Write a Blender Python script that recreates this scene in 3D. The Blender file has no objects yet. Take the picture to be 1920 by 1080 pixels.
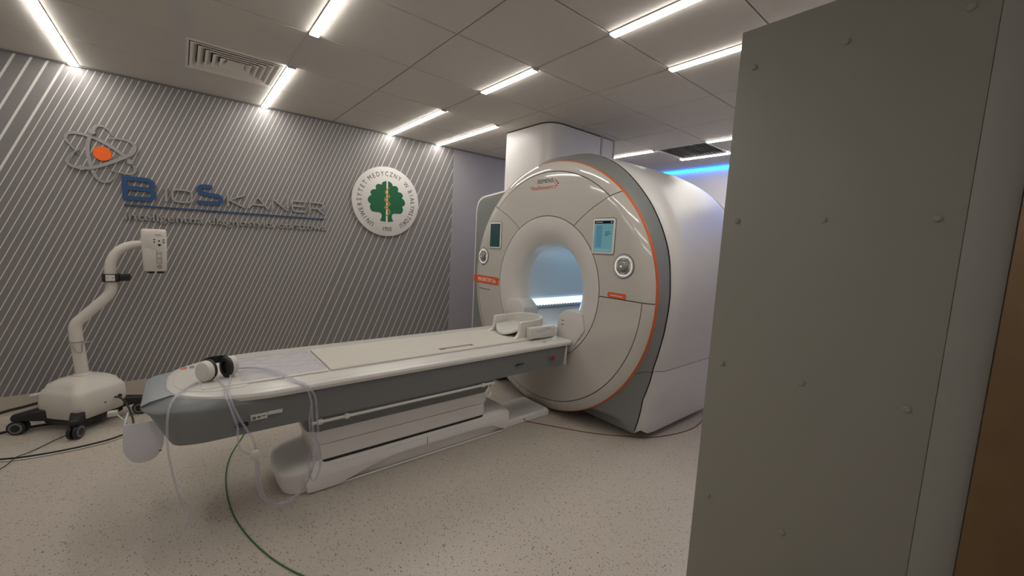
import bpy, bmesh, math, random
from math import sin, cos, pi, radians, atan2, hypot, sqrt
from mathutils import Matrix, Vector
random.seed(7)
SC = bpy.context.scene
COL = SC.collection
# ------------------------------------------------------------------ camera
def make_camera():
    yaw, pitch, roll = 0.691528178, -0.108461391, -0.0491154505
    f = Vector((sin(yaw)*cos(pitch), cos(yaw)*cos(pitch), sin(pitch)))
    r = Vector((cos(yaw), -sin(yaw), 0)); d = f.cross(r)
    right = cos(roll)*r + sin(roll)*d; down = -sin(roll)*r + cos(roll)*d
    cam = bpy.data.cameras.new('camera'); o = bpy.data.objects.new('camera', cam); COL.objects.link(o)
    M = Matrix((right, -down, -f)).transposed().to_4x4()
    M.translation = Vector((0.56957, -4.47312, 1.4477))
    o.matrix_world = M
    cam.sensor_width = 36; cam.lens = 751.245/1920*36; cam.clip_start = 0.01
    SC.camera = o
make_camera()
# ------------------------------------------------------------------ world + exposure
w = bpy.data.worlds.new('world'); SC.world = w; w.use_nodes = True
w.node_tree.nodes['Background'].inputs[0].default_value = (0.5, 0.5, 0.55, 1)
w.node_tree.nodes['Background'].inputs[1].default_value = 0.02
SC.view_settings.view_transform = 'Standard'; SC.view_settings.look = 'None'
SC.view_settings.gamma = 1; SC.view_settings.use_curve_mapping = False
SC.view_settings.exposure = 0.0
LAMP = 32.5          # emission of the white ceiling strips
H = 2.60             # ceiling height
# ------------------------------------------------------------------ materials
def s2l(c): return tuple((x/12.92 if x <= .04045 else ((x+.055)/1.055)**2.4) for x in c)
def rgb(r, g, b): return s2l((r/255, g/255, b/255)) + (1,)
MATS = {}
def mat(name, col, rough=.5, metal=0., bump=0., bscale=200., spec=.5, coat=0., mottle=0., mscale=6., emit=None, estr=0.):
    m = bpy.data.materials.new(name); m.use_nodes = True; nt = m.node_tree; b = nt.nodes['Principled BSDF']
    b.inputs['Base Color'].default_value = col if len(col) == 4 else tuple(col)+(1,)
    b.inputs['Roughness'].default_value = rough; b.inputs['Metallic'].default_value = metal
    b.inputs['Specular IOR Level'].default_value = spec; b.inputs['Coat Weight'].default_value = coat
    if emit: b.inputs['Emission Color'].default_value = emit; b.inputs['Emission Strength'].default_value = estr
    tc = nt.nodes.new('ShaderNodeTexCoord')
    if bump:
        n = nt.nodes.new('ShaderNodeTexNoise'); n.inputs['Scale'].default_value = bscale; n.inputs['Detail'].default_value = 3
        bp = nt.nodes.new('ShaderNodeBump'); bp.inputs['Strength'].default_value = bump; bp.inputs['Distance'].default_value = .002
        nt.links.new(tc.outputs['Object'], n.inputs['Vector']); nt.links.new(n.outputs['Fac'], bp.inputs['Height']); nt.links.new(bp.outputs[0], b.inputs['Normal'])
    if mottle:
        n = nt.nodes.new('ShaderNodeTexNoise'); n.inputs['Scale'].default_value = mscale; n.inputs['Detail'].default_value = 4
        mx = nt.nodes.new('ShaderNodeMix'); mx.data_type = 'RGBA'
        c = b.inputs['Base Color'].default_value
        mx.inputs[6].default_value = (c[0]*(1-mottle), c[1]*(1-mottle), c[2]*(1-mottle), 1)
        mx.inputs[7].default_value = (min(1, c[0]*(1+mottle)), min(1, c[1]*(1+mottle)), min(1, c[2]*(1+mottle)), 1)
        nt.links.new(tc.outputs['Object'], n.inputs['Vector']); nt.links.new(n.outputs['Fac'], mx.inputs[0]); nt.links.new(mx.outputs[2], b.inputs['Base Color'])
    MATS[name] = m
    return m
def emis(name, col, s):
    m = bpy.data.materials.new(name); m.use_nodes = True; nt = m.node_tree
    e = nt.nodes.new('ShaderNodeEmission'); e.inputs[0].default_value = col; e.inputs[1].default_value = s
    nt.links.new(e.outputs[0], nt.nodes['Material Output'].inputs[0]); MATS[name] = m; return m
def clear(name, col, fac, rough=.12):
    m = bpy.data.materials.new(name); m.use_nodes = True; nt = m.node_tree; b = nt.nodes['Principled BSDF']
    b.inputs['Base Color'].default_value = col; b.inputs['Roughness'].default_value = rough
    b.inputs['Specular IOR Level'].default_value = .8
    t = nt.nodes.new('ShaderNodeBsdfTransparent'); t.inputs[0].default_value = (.93, .93, .95, 1); mx = nt.nodes.new('ShaderNodeMixShader')
    lw = nt.nodes.new('ShaderNodeLayerWeight'); lw.inputs[0].default_value = .35
    mr = nt.nodes.new('ShaderNodeMapRange'); mr.inputs[3].default_value = fac; mr.inputs[4].default_value = min(1, fac+.55)
    nt.links.new(lw.outputs['Facing'], mr.inputs[0]); nt.links.new(mr.outputs[0], mx.inputs[0])
    nt.links.new(t.outputs[0], mx.inputs[1]); nt.links.new(b.outputs[0], mx.inputs[2]); nt.links.new(mx.outputs[0], nt.nodes['Material Output'].inputs[0])
    MATS[name] = m; return m
class N:            # tiny node-graph writer
    def __init__(s, name):
        s.m = bpy.data.materials.new(name); s.m.use_nodes = True; s.t = s.m.node_tree; s.b = s.t.nodes['Principled BSDF']; MATS[name] = s.m
    def n(s, t): return s.t.nodes.new(t)
    def l(s, a, b): s.t.links.new(a, b)
    def math(s, op, a, b=None, clamp=False):
        k = s.n('ShaderNodeMath'); k.operation = op; k.use_clamp = clamp
        for i, x in enumerate((a, b)):
            if x is None: continue
            if isinstance(x, (int, float)): k.inputs[i].default_value = x
            else: s.l(x, k.inputs[i])
        return k.outputs[0]
    def mix(s, f, a, b):
        k = s.n('ShaderNodeMix'); k.data_type = 'RGBA'
        for i, x in ((0, f), (6, a), (7, b)):
            if isinstance(x, (int, float, tuple)): k.inputs[i].default_value = x
            else: s.l(x, k.inputs[i])
        return k.outputs[2]
def striped_wall():
    g = N('striped_paper'); pos = g.n('ShaderNodeNewGeometry'); sep = g.n('ShaderNodeSeparateXYZ'); g.l(pos.outputs['Position'], sep.inputs[0])
    s = g.math('SUBTRACT', sep.outputs[0], g.math('MULTIPLY', g.math('SUBTRACT', sep.outputs[2], H), .425))
    def band(off, pitch, width, lo, hi):
        u = g.math('ADD', g.math('SUBTRACT', s, off), pitch*200.5)
        d = g.math('ABSOLUTE', g.math('SUBTRACT', g.math('MODULO', u, pitch), pitch/2))
        k = g.math('LESS_THAN', d, width/2)
        return g.math('MULTIPLY', g.math('MULTIPLY', k, g.math('GREATER_THAN', s, lo)), g.math('LESS_THAN', s, hi))
    a = band(-.045, .0768, .0135, -9, -.028); b = band(-.004, .0404, .0052, -.026, 2.43); c = band(2.465, .0788, .0078, 2.43, 9)
    f = g.math('ADD', g.math('ADD', a, b), c, True)
    nz = g.n('ShaderNodeTexNoise'); nz.inputs['Scale'].default_value = 60; nz.inputs['Detail'].default_value = 5; g.l(pos.outputs['Position'], nz.inputs['Vector'])
    base = g.mix(nz.outputs['Fac'], (.186, .175, .172, 1), (.220, .208, .205, 1))
    g.l(g.mix(f, base, (.66, .63, .60, 1)), g.b.inputs['Base Color'])
    g.b.inputs['Roughness'].default_value = .45; g.b.inputs['Specular IOR Level'].default_value = .35
striped_wall()
def floor_mat():
    g = N('speckled_vinyl'); pos = g.n('ShaderNodeNewGeometry')
    def specks(scale, th, seed):
        mp = g.n('ShaderNodeMapping'); mp.inputs['Location'].default_value = (seed, seed*2, 0); mp.inputs['Scale'].default_value = (1, 1, .2)
        g.l(pos.outputs['Position'], mp.inputs[0])
        v = g.n('ShaderNodeTexVoronoi'); v.inputs['Scale'].default_value = scale; g.l(mp.outputs[0], v.inputs['Vector'])
        sp = g.n('ShaderNodeSeparateColor'); g.l(v.outputs['Color'], sp.inputs[0])
        return g.math('MULTIPLY', g.math('LESS_THAN', v.outputs['Distance'], g.math('MULTIPLY', sp.outputs[1], .55)), g.math('GREATER_THAN', sp.outputs[0], th))
    n = g.n('ShaderNodeTexNoise'); n.inputs['Scale'].default_value = 90; n.inputs['Detail'].default_value = 6; g.l(pos.outputs['Position'], n.inputs['Vector'])
    n2 = g.n('ShaderNodeTexNoise'); n2.inputs['Scale'].default_value = 1.3; g.l(pos.outputs['Position'], n2.inputs['Vector'])
    c = g.mix(n.outputs['Fac'], (.47, .42, .36, 1), (.57, .515, .445, 1))
    c = g.mix(g.math('MULTIPLY', n2.outputs['Fac'], .25), c, (.46, .41, .35, 1))
    c = g.mix(g.math('MULTIPLY', specks(235, .45, 3.1), .5), c, (.32, .275, .23, 1))
    c = g.mix(g.math('MULTIPLY', specks(200, .75, 5.3), .6), c, (.68, .63, .56, 1))
    c = g.mix(g.math('MULTIPLY', specks(135, .78, 9.7), .85), c, (.11, .092, .076, 1))
    g.l(c, g.b.inputs['Base Color']); g.b.inputs['Roughness'].default_value = .33; g.b.inputs['Specular IOR Level'].default_value = .4
floor_mat()
mat('tile', (.595, .565, .525), .9, bump=.25, bscale=500, spec=.1, mottle=.03, mscale=40)
mat('ceiling_void', (.10, .098, .095), .9)
mat('profile', (.55, .535, .52), .5)
mat('plain_wall', (.33, .312, .33), .55, mottle=.04, bump=.05, bscale=300)
mat('pale_wall', (.74, .71, .73), .6, mottle=.03)
mat('shell', (.52, .49, .45), .09, spec=.5, coat=.4, mottle=.01)
mat('shell_satin', (.60, .575, .545), .32, spec=.45, mottle=.015)
mat('cover_white', (.62, .60, .585), .38, spec=.45)
mat('bore_white', (.62, .63, .64), .4)
mat('scanner_grey', (.21, .218, .214), .30, spec=.5, coat=.2)
mat('seam', (.03, .028, .026), .8)
mat('orange', (.62, .115, .018), .35)
mat('orange_sign', (.68, .10, .018), .4)
mat('table_grey', (.175, .182, .185), .42, bump=.04, bscale=700)
mat('cap_grey', (.30, .325, .345), .42, bump=.04, bscale=700)
mat('table_white', (.60, .58, .55), .3, mottle=.01)
mat('board', (.61, .58, .52), .38, mottle=.015)
mat('slot_brown', (.16, .11, .055), .6)
mat('plastic_white', (.60, .575, .53), .38, mottle=.015)
mat('base_white', (.82, .80, .77), .4, mottle=.01)
mat('holder', (.66, .66, .69), .4)
mat('injector_white', (.62, .585, .53), .42, mottle=.015)
mat('black', (.012, .0115, .012), .45)
mat('black_gloss', (.01, .01, .01), .12)
mat('rubber_grey', (.17, .18, .19), .6)
mat('ink_dark', (.02, .03, .04), .5)
mat('ink_teal', (.008, .045, .06), .5)
mat('ink_orange', (.50, .075, .015), .5)
mat('ink_white', (.8, .78, .74), .5)
mat('ink_grey', (.15, .15, .15), .5)
mat('label_white', (.62, .61, .58), .5)
mat('label_red', (.60, .17, .12), .5)
mat('label_blue', (.13, .24, .28), .5)
mat('steel', (.42, .41, .40), .35, metal=.8)
mat('letter_grey', (.30, .285, .28), .4, metal=.1)
mat('letter_blue', (.020, .065, .165), .35)
mat('nucleus', (.92, .115, .003), .6, mottle=.25, mscale=9, emit=(.78, .08, .006, 1), estr=.0)
mat('plaque_white', (.62, .60, .57), .45, mottle=.01)
mat('tree_green', (.002, .105, .040), .45)
mat('staff_white', (.75, .74, .70), .45)
mat('snake_gold', (.38, .22, .022), .4)
mat('door_grey', (.27, .262, .228), .5, mottle=.03, bump=.05, bscale=250)
mat('door_edge', (.27, .262, .24), .5, mottle=.03)
mat('brass', (.20, .135, .075), .38, metal=.85, bump=.08, bscale=60, mottle=.15, mscale=12)
mat('red', (.30, .012, .012), .35)
mat('red_cable', (.19, .028, .018), .5)
mat('green_cable', (.035, .13, .03), .5)
mat('white_cable', (.55, .53, .48), .5)
mat('knob_grey', (.27, .255, .225), .4)
mat('vent_white', (.80, .77, .72), .6)
mat('skirting', (.50, .445, .375), .5, mottle=.06, mscale=120)
mat('screen_dark', (.012, .03, .032), .15, emit=(.02, .06, .055, 1), estr=.35)
emis('screen_teal', (.105, .235, .245, 1), 1.0)
emis('screen_panel', (.14, .26, .30, 1), 1.0)
emis('screen_blue', (.075, .17, .225, 1), 1.0)
emis('screen_bar', (.006, .010, .018, 1), 1.0)
emis('ring_light', (.85, .88, .86, 1), .9)
emis('lamp_white', (1.0, .955, .88, 1), LAMP)
emis('lamp_blue', (.012, .20, 1.0, 1), 14.0)
emis('lamp_bore', (.42, .74, 1.0, 1), 7.0)
emis('led_bead', (.60, .85, 1.0, 1), 3.0)
clear('clear_tube', (.62, .60, .68, 1), .22)
clear('clear_sheet', (.66, .65, .70, 1), .26, .05)
# ------------------------------------------------------------------ mesh helpers
class MB:
    def __init__(s): s.v = []; s.f = []
    def add(s, vs, fs):
        o = len(s.v); s.v += [tuple(p) for p in vs]; s.f += [tuple(i+o for i in f) for f in fs]; return s
    def box(s, x0, x1, y0, y1, z0, z1):
        v = [(x, y, z) for z in (z0, z1) for y in (y0, y1) for x in (x0, x1)]
        return s.add(v, [(0, 2, 3, 1), (4, 5, 7, 6), (0, 1, 5, 4), (2, 6, 7, 3), (0, 4, 6, 2), (1, 3, 7, 5)])
    def loft(s, secs, closed=True, caps=True, loop=False):
        n = len(secs[0]); vs = [p for q in secs for p in q]; fs = []
        m = len(secs)
        for i in range(m if loop else m-1):
            a = i*n; b = ((i+1) % m)*n
            for j in range(n if closed else n-1):
                k = (j+1) % n; fs.append((a+j, a+k, b+k, b+j))
        if caps and closed and not loop: fs.append(tuple(range(n-1, -1, -1))); fs.append(tuple((m-1)*n+j for j in range(n)))
        return s.add(vs, fs)
    def prism(s, poly, fn, d0, d1):
        return s.loft([[fn(p[0], p[1], d0) for p in poly], [fn(p[0], p[1], d1) for p in poly]])
    def tube(s, path, r, n=8, caps=True, rot=0):
        P = [Vector(p) for p in path]; R = r if isinstance(r, (list, tuple)) else [r]*len(P)
        T = [(P[min(i+1, len(P)-1)]-P[max(i-1, 0)]).normalized() for i in range(len(P))]
        up = Vector((0, 0, 1)) if abs(T[0].z) < .9 else Vector((1, 0, 0))
        a = T[0].cross(up).normalized(); secs = []
        for i, p in enumerate(P):
            a = (a - T[i]*a.dot(T[i])).normalized(); b = T[i].cross(a)
            secs.append([p + R[i]*(cos(t)*a+sin(t)*b) for t in [2*pi*k/n+rot for k in range(n)]])
        return s.loft(secs, caps=caps)
    def cyl(s, p0, p1, r, n=20, r1=None): return s.tube([p0, p1], [r, r if r1 is None else r1], n)
    def build(s, name, m, parent=None, bevel=0., seg=2, smooth=True, ang=35, label=None, kind=None, tri=False):
        me = bpy.data.meshes.new(name); me.from_pydata(s.v, [], s.f); me.validate()
        bm = bmesh.new(); bm.from_mesh(me); bmesh.ops.remove_doubles(bm, verts=bm.verts, dist=1e-6)
        bmesh.ops.recalc_face_normals(bm, faces=bm.faces)
        if bevel:
            es = [e for e in bm.edges if len(e.link_faces) == 2 and e.calc_face_angle(0) > radians(30)]
            bmesh.ops.bevel(bm, geom=es, offset=bevel, segments=seg, affect='EDGES', profile=.5, clamp_overlap=True)
        bm.to_mesh(me); bm.free()
        if smooth:
            me.polygons.foreach_set('use_smooth', [True]*len(me.polygons)); me.set_sharp_from_angle(angle=radians(ang))
        me.materials.append(MATS[m]); return link(name, me, parent, label, kind)
def link(name, me, parent=None, label=None, kind=None):
    o = bpy.data.objects.new(name, me); COL.objects.link(o)
    if parent is not None:
        o.parent = parent; o.matrix_parent_inverse = WM[parent.name].inverted()
        WM[o.name] = Matrix()
    else: WM[o.name] = Matrix()
    if label: o['label'] = label
    if kind: o['kind'] = kind
    return o
WM = {}
def thing(name, loc, label, cat, group=None):
    o = bpy.data.objects.new(name, None); COL.objects.link(o); o.location = loc; o.empty_display_size = .1
    WM[o.name] = Matrix.Translation(loc); return tag(o, label, cat, group)
def tag(o, label, cat, group=None):
    o['label'] = label; o['category'] = cat
    if group: o['group'] = group
    return o
def struct(o): o['kind'] = 'structure'; return o
def roundpoly(pts, r, n=5):
    out = []; m = len(pts)
    for i in range(m):
        p = Vector(pts[i]); a = Vector(pts[i-1])-p; b = Vector(pts[(i+1) % m])-p
        rr = r[i] if isinstance(r, (list, tuple)) else r
        d = min(rr, a.length*.49, b.length*.49)
        if d < 1e-6: out.append(tuple(p)); continue
        p0 = p+a.normalized()*d; p1 = p+b.normalized()*d
        for k in range(n+1):
            t = k/n; q = p0*(1-t)**2+p*2*t*(1-t)+p1*t*t; out.append(tuple(q))
    return out
def rrect(x0, x1, y0, y1, r, n=5): return roundpoly([(x0, y0), (x1, y0), (x1, y1), (x0, y1)], r, n)
def smoothpath(pts, n=8, closed=False):
    P = [Vector(p) for p in pts]; out = []; m = len(P)
    rng = range(m if closed else m-1)
    for i in rng:
        g = lambda k: P[k % m] if closed else P[max(0, min(m-1, k))]
        p0, p1, p2, p3 = g(i-1), g(i), g(i+1), g(i+2)
        for k in range(n):
            t = k/n; out.append(.5*((2*p1)+(p2-p0)*t+(2*p0-5*p1+4*p2-p3)*t*t+(3*p1-p0-3*p2+p3)*t**3))
    if not closed: out.append(P[-1])
    return out
def ribbon(pts, w):
    P = []
    for p in pts:
        v = Vector(p)
        if not P or (v-P[-1]).length > 1e-5: P.append(v)
    L = []; R = []
    for i, p in enumerate(P):
        t = (P[min(i+1, len(P)-1)]-P[max(0, i-1)]).normalized(); nrm = Vector((-t.y, t.x)); h = (w[i] if isinstance(w, (list, tuple)) else w)/2
        if 0 < i < len(P)-1:
            a = (P[i]-P[i-1]).normalized(); b = (P[i+1]-P[i]).normalized(); cc = max(.5, sqrt(max(0, (1+a.dot(b))/2))); h /= cc
        L.append(p+nrm*h); R.append(p-nrm*h)
    return L, R
def ribbon_mesh(mb, pts, w, fn, d0, d1):
    L, R = ribbon(pts, w); secs = []
    for l, r in zip(L, R): secs.append([fn(l.x, l.y, d0), fn(r.x, r.y, d0), fn(r.x, r.y, d1), fn(l.x, l.y, d1)])
    return mb.loft(secs)
onwall = lambda x, z, d: (x, -d, z)             # striped wall, d = how far it stands proud
CY, CZ = -1.957, 1.09
onface = lambda u, z, d: (3.0-d, CY+u, z)       # scanner front, u towards the striped wall
def text_mesh(txt, size, ext, M, sx=1., align='CENTER', shear=0.):
    c = bpy.data.curves.new('t', 'FONT'); c.body = txt; c.size = size; c.extrude = ext; c.align_x = align; c.align_y = 'CENTER'; c.shear = shear; c.resolution_u = 3
    o = bpy.data.objects.new('t', c); COL.objects.link(o); dg = bpy.context.evaluated_depsgraph_get(); dg.update()
    me = bpy.data.meshes.new_from_object(o.evaluated_get(dg)); bpy.data.objects.remove(o); bpy.data.curves.remove(c)
    me.transform(M @ Matrix.Diagonal((sx, 1, 1, 1))); me.materials.clear(); return me
def put_text(name, txt, size, ext, M, m, parent, sx=1., align='CENTER', label=None, shear=0.):
    me = text_mesh(txt, size, ext, M, sx, align, shear); me.name = name; me.materials.append(MATS[m]); return link(name, me, parent, label)
def fit_text(name, txt, size, width_, ext, M, m, parent, label=None):
    me = text_mesh(txt, size, ext, Matrix()); xs = [v.co.x for v in me.vertices]; k = width_/(max(xs)-min(xs)); c0 = (max(xs)+min(xs))/2
    me.transform(M @ Matrix.Diagonal((k, 1, 1, 1)) @ Matrix.Translation((-c0, 0, 0))); me.name = name; me.materials.append(MATS[m]); return link(name, me, parent, label)
def wallM(x, y, z, rot=0.): return Matrix.Translation((x, y, z)) @ Matrix(((1, 0, 0, 0), (0, 0, -1, 0), (0, 1, 0, 0), (0, 0, 0, 1))) @ Matrix.Rotation(rot, 4, 'Z')
def faceM(u, z, d): return Matrix.Translation((3.0-d, CY+u, z)) @ Matrix(((0, 0, -1, 0), (-1, 0, 0, 0), (0, 1, 0, 0), (0, 0, 0, 1)))
# ================================================================== the room
X0, X1, YB = -2.4, 6.06, -4.75
struct(MB().box(X0, X1, YB, 0, -.1, 0).build('floor', 'speckled_vinyl', smooth=False))
struct(MB().box(X0, 3.225, 0, .12, .165, 2.9).build('wall_left', 'striped_paper', smooth=False))
struct(MB().box(3.225, X1, .006, .12, .165, 2.9).build('wall_left_plain', 'plain_wall', smooth=False))
struct(MB().box(X1, X1+.12, YB, .12, 0, 2.9).build('wall_far', 'pale_wall', smooth=False))
struct(MB().box(X0-.12, X0, YB, .12, 0, 2.9).build('wall_near', 'pale_wall', smooth=False))
struct(MB().box(X0, X1, YB-.12, YB, 0, 2.9).build('wall_right', 'pale_wall', smooth=False))
# coved skirting: floor covering turned up the wall
cv = [(0, .165), (.008, .165), (.008, .045)] + [(.045-.037*cos(t), .04-.04*sin(t)) for t in [pi/2*k/6 for k in range(7)]] + [(.05, -.002), (0, -.002)]
struct(MB().loft([[(X0, .004-p[0], p[1]) for p in cv], [(X1, .004-p[0], p[1]) for p in cv]]).build('baseboard_left', 'skirting'))
ceil = struct(MB().box(X0, X1, YB, .12, 2.70, 2.8).build('ceiling', 'ceiling_void', smooth=False))
holes = {(1, 1), (8, 3)}
def tile_mesh(w_, d_):
    me = bpy.data.meshes.new('tile'); bm = bmesh.new(); bmesh.ops.create_cube(bm, size=1); bmesh.ops.scale(bm, vec=(w_, d_, .02), verts=bm.verts)
    bmesh.ops.bevel(bm, geom=[e for e in bm.edges if all(v.co.z < 0 for v in e.verts)], offset=.003, segments=1, affect='EDGES'); bm.to_mesh(me); bm.free(); me.materials.append(MATS['tile']); return me
tm = tile_mesh(.594, .594); tw = {}
for i in range(-4, 11):
    for j in range(0, 8):
        if (i, j) in holes: continue
        x0 = max(.6*i, X0); x1 = min(.6*i+.6, X1); y0 = max(-.6*j-.6, YB); y1 = -.6*j
        if x1-x0 < .04: continue
        full = abs(x1-x0-.6) < 1e-6 and abs(y1-y0-.6) < 1e-6
        key = (round(x1-x0, 3), round(y1-y0, 3))
        me = tm if full else tw.setdefault(key, tile_mesh(x1-x0-.006, y1-y0-.006))
        o = link('tile', me, ceil); o.location = ((x0+x1)/2, (y0+y1)/2, H+.01+random.uniform(-.0006, .0006))
# grid bars behind the joints
g = MB()
for i in range(-3, 11): g.box(.6*i-.012, .6*i+.012, YB, 0, H+.0205, H+.03)
for j in range(1, 8): g.box(X0, X1, -.6*j-.012, -.6*j+.012, H+.0205, H+.03)
g.build('grid_bars', 'profile', ceil, smooth=False)
for x, y0, y1 in ((.6, -4.7, -.002), (1.2, -1.795, -1.205), (1.2, -3.6, -3.005)):
    MB().box(x-.029, x+.029, y0, y1, H-.003, H-.0002).build('profile_strip', 'profile', ceil, smooth=False)
MB().box(X0, X1, -.012, 0, H-.012, H-.0002).build('edge_shade_trim', 'ink_grey', ceil, smooth=False)  # trim coloured dark to stand for the shadow line where wall meets ceiling
# ---- ceiling lights
def lamp(x, y0, y1, label, group):
    t = thing('ceiling_light', (x, (y0+y1)/2, H), label, 'ceiling light', group)
    MB().box(x-.027, x+.027, y0+.004, y1-.004, H-.006, H-.0005).build('housing', 'profile', t, smooth=False)
    MB().prism(roundpoly([(x-.024, H-.006), (x+.024, H-.006), (x+.024, H-.0135), (x-.024, H-.0135)], [0, 0, .005, .005]), lambda a, b, d: (a, d, b), y0+.008, y1-.008).build('diffuser', 'lamp_white', t)
    for ye in (y0+.004, y1-.008): MB().box(x-.025, x+.025, ye, ye+.004, H-.0145, H-.006).build('end_cap', 'profile', t, smooth=False)
for x, y0, y1, lb in (
    (0, -1.2, -.004, 'linear ceiling light meeting the striped wall above the atom emblem'),
    (1.2, -1.2, -.004, 'linear ceiling light meeting the striped wall, beside the square air diffuser'),
    (2.4, -1.2, -.004, 'linear ceiling light meeting the striped wall above the round plaque'),
    (3.0, -1.2, -.004, 'linear ceiling light meeting the striped wall where its stripes end'),
    (1.2, -3.0, -1.8, 'linear ceiling light in line with the one beside the air diffuser, away from the wall'),
    (2.4, -2.4, -1.8, 'short linear ceiling light, half the length of the others'),
    (2.4, -4.2, -3.0, 'linear ceiling light in line with the short light, on the door side'),
    (3.0, -4.2, -3.0, 'linear ceiling light running up to the edge of the open grey door'),
    (4.8, -1.8, -.6, 'linear ceiling light partly hidden by the scanner, beside the duct cover'),
    (4.8, -3.6, -2.4, 'linear ceiling light behind the door edge, starting at the dark return grille'),
    (5.4, -3.0, -1.8, 'linear ceiling light next to the blue light strip')): lamp(x, y0, y1, lb, 'linear ceiling lights')
for x, y0, y1 in ((0, -3.6, -2.4), (-1.2, -1.8, -.6), (-1.2, -4.2, -3.0)): lamp(x, y0, y1, 'linear ceiling light over the empty foot end of the room', 'linear ceiling lights')
t = thing('blue_light_strip', (X1, -2.4, 2.56), 'glowing blue LED strip along the top of the far wall', 'light strip')
MB().box(X1-.02, X1-.001, -4.7, -.02, 2.572, 2.59).build('channel', 'profile', t, smooth=False)
MB().box(X1-.03, X1-.0205, -4.7, -.02, 2.560, 2.592).build('diffuser', 'lamp_blue', t, smooth=False)
# ---- ceiling diffuser
t = thing('air_diffuser', (.9, -.9, H), 'square white air diffuser with nested louvres set in the ceiling', 'vent')
g = MB(); cx, cyy = .9, -.9
def sq(h, z): return [(cx-h, cyy-h, z), (cx+h, cyy-h, z), (cx+h, cyy+h, z), (cx-h, cyy+h, z)]
g.loft([sq(.297, H), sq(.255, H), sq(.255, H+.012), sq(.297, H+.012)], caps=False, loop=True); g.build('frame', 'vent_white', t, smooth=False)
MB().box(cx-.29, cx+.29, cyy-.29, cyy+.29, H+.072, H+.08).build('plenum', 'seam', t, smooth=False)
for k in range(6):
    h = .250-.040*k
    if k == 5: MB().loft([sq(.05, H+.002), sq(.05, H+.005)]).build('louvre', 'vent_white', t, smooth=False); break
    MB().loft([sq(h-.013, H-.004), sq(h, H-.004), sq(h, H-.002), sq(h-.010, H-.001), sq(h-.036, H+.028), sq(h-.039, H+.027)], caps=False, loop=True).build('louvre', 'vent_white', t, smooth=False)
t = thing('return_grille', (5.1, -2.1, H), 'dark square return air grille with straight slats in the ceiling', 'vent')
g = MB(); cx, cyy = 5.1, -2.1
g.loft([sq(.297, H), sq(.265, H), sq(.265, H+.012), sq(.297, H+.012)], caps=False, loop=True); g.build('frame', 'vent_white', t, smooth=False)
MB().box(cx-.29, cx+.29, cyy-.29, cyy+.29, H+.05, H+.06).build('plenum', 'seam', t, smooth=False)
for k in range(14):
    y = cyy-.25+k*.0385
    MB().loft([[(cx-.264, y, H+.002), (cx-.264, y+.003, H+.002), (cx-.264, y+.022, H+.02), (cx-.264, y+.019, H+.02)], [(cx+.264, y, H+.002), (cx+.264, y+.003, H+.002), (cx+.264, y+.022, H+.02), (cx+.264, y+.019, H+.02)]]).build('slat', 'profile', t, smooth=False)
# ---- duct cover above the scanner
t = thing('duct_cover', (3.7, -1.37, H), 'tall white rounded duct cover rising from the scanner to the ceiling', 'duct cover')
def duct(name, m, pl, z1, zoff=.003):
    ring = []
    for i, p in enumerate(pl):
        q = pl[(i+1) % len(pl)]; n = max(1, int(hypot(q[0]-p[0], q[1]-p[1])/.04))
        ring += [(p[0]+(q[0]-p[0])*k/n, p[1]+(q[1]-p[1])*k/n) for k in range(n)]
    zb = lambda y: 1.09+sqrt(max(.01, 1.176**2-(y+1.957)**2))+zoff
    MB().loft([[(x, y, zb(y)) for x, y in ring], [(x, y, z1) for x, y in ring]]).build(name, m, t)
pl = roundpoly([(3.225, -1.715), (3.945, -1.715), (3.945, -1.03), (3.225, -1.03)], [.17, .004, .004, .05], 10)
duct('shell', 'cover_white', pl, H-.012)
MB().loft([[(p[0], p[1], z) for p in roundpoly([(3.23, -1.71), (3.94, -1.71), (3.94, -1.035), (3.23, -1.035)], [.17, .004, .004, .05], 10)] for z in (H-.012, H-.0005)]).build('shadow_gap', 'seam', t)
duct('corner_post', 'shell', [(3.95, -1.72), (3.975, -1.72), (3.975, -1.03), (3.95, -1.03)], H-.002)
duct('rear_panel', 'cover_white', [(3.98, -1.712), (4.16, -1.712), (4.16, -1.04), (3.98, -1.04)], H-.012)
duct('edge_strip', 'shell', [(4.162, -1.722), (4.175, -1.722), (4.175, -1.03), (4.162, -1.03)], H-.012)
# ---- open door leaf and its frame
d = MB().box(2.10, 2.165, -4.405, -3.812, .012, 2.218).build('door_1', 'door_grey', None, bevel=.003); struct(d)
for z in (2.088, 1.569, 1.05, .53, .10):
    for y in (-3.862, -4.11, -4.355):
        MB().tube([(2.1005, y, z), (2.097, y, z), (2.0945, y, z)], [.0095, .0095, .006], 14).build('screw_cap', 'door_edge', d)
struct(MB().box(2.101, 2.30, -4.487, -4.4052, 0, 2.6).build('trim_1', 'door_edge', None, bevel=.002))
struct(MB().box(2.085, 2.34, -4.749, -4.4875, 0, 2.6).build('trim_2', 'brass', None, bevel=.004))
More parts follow.
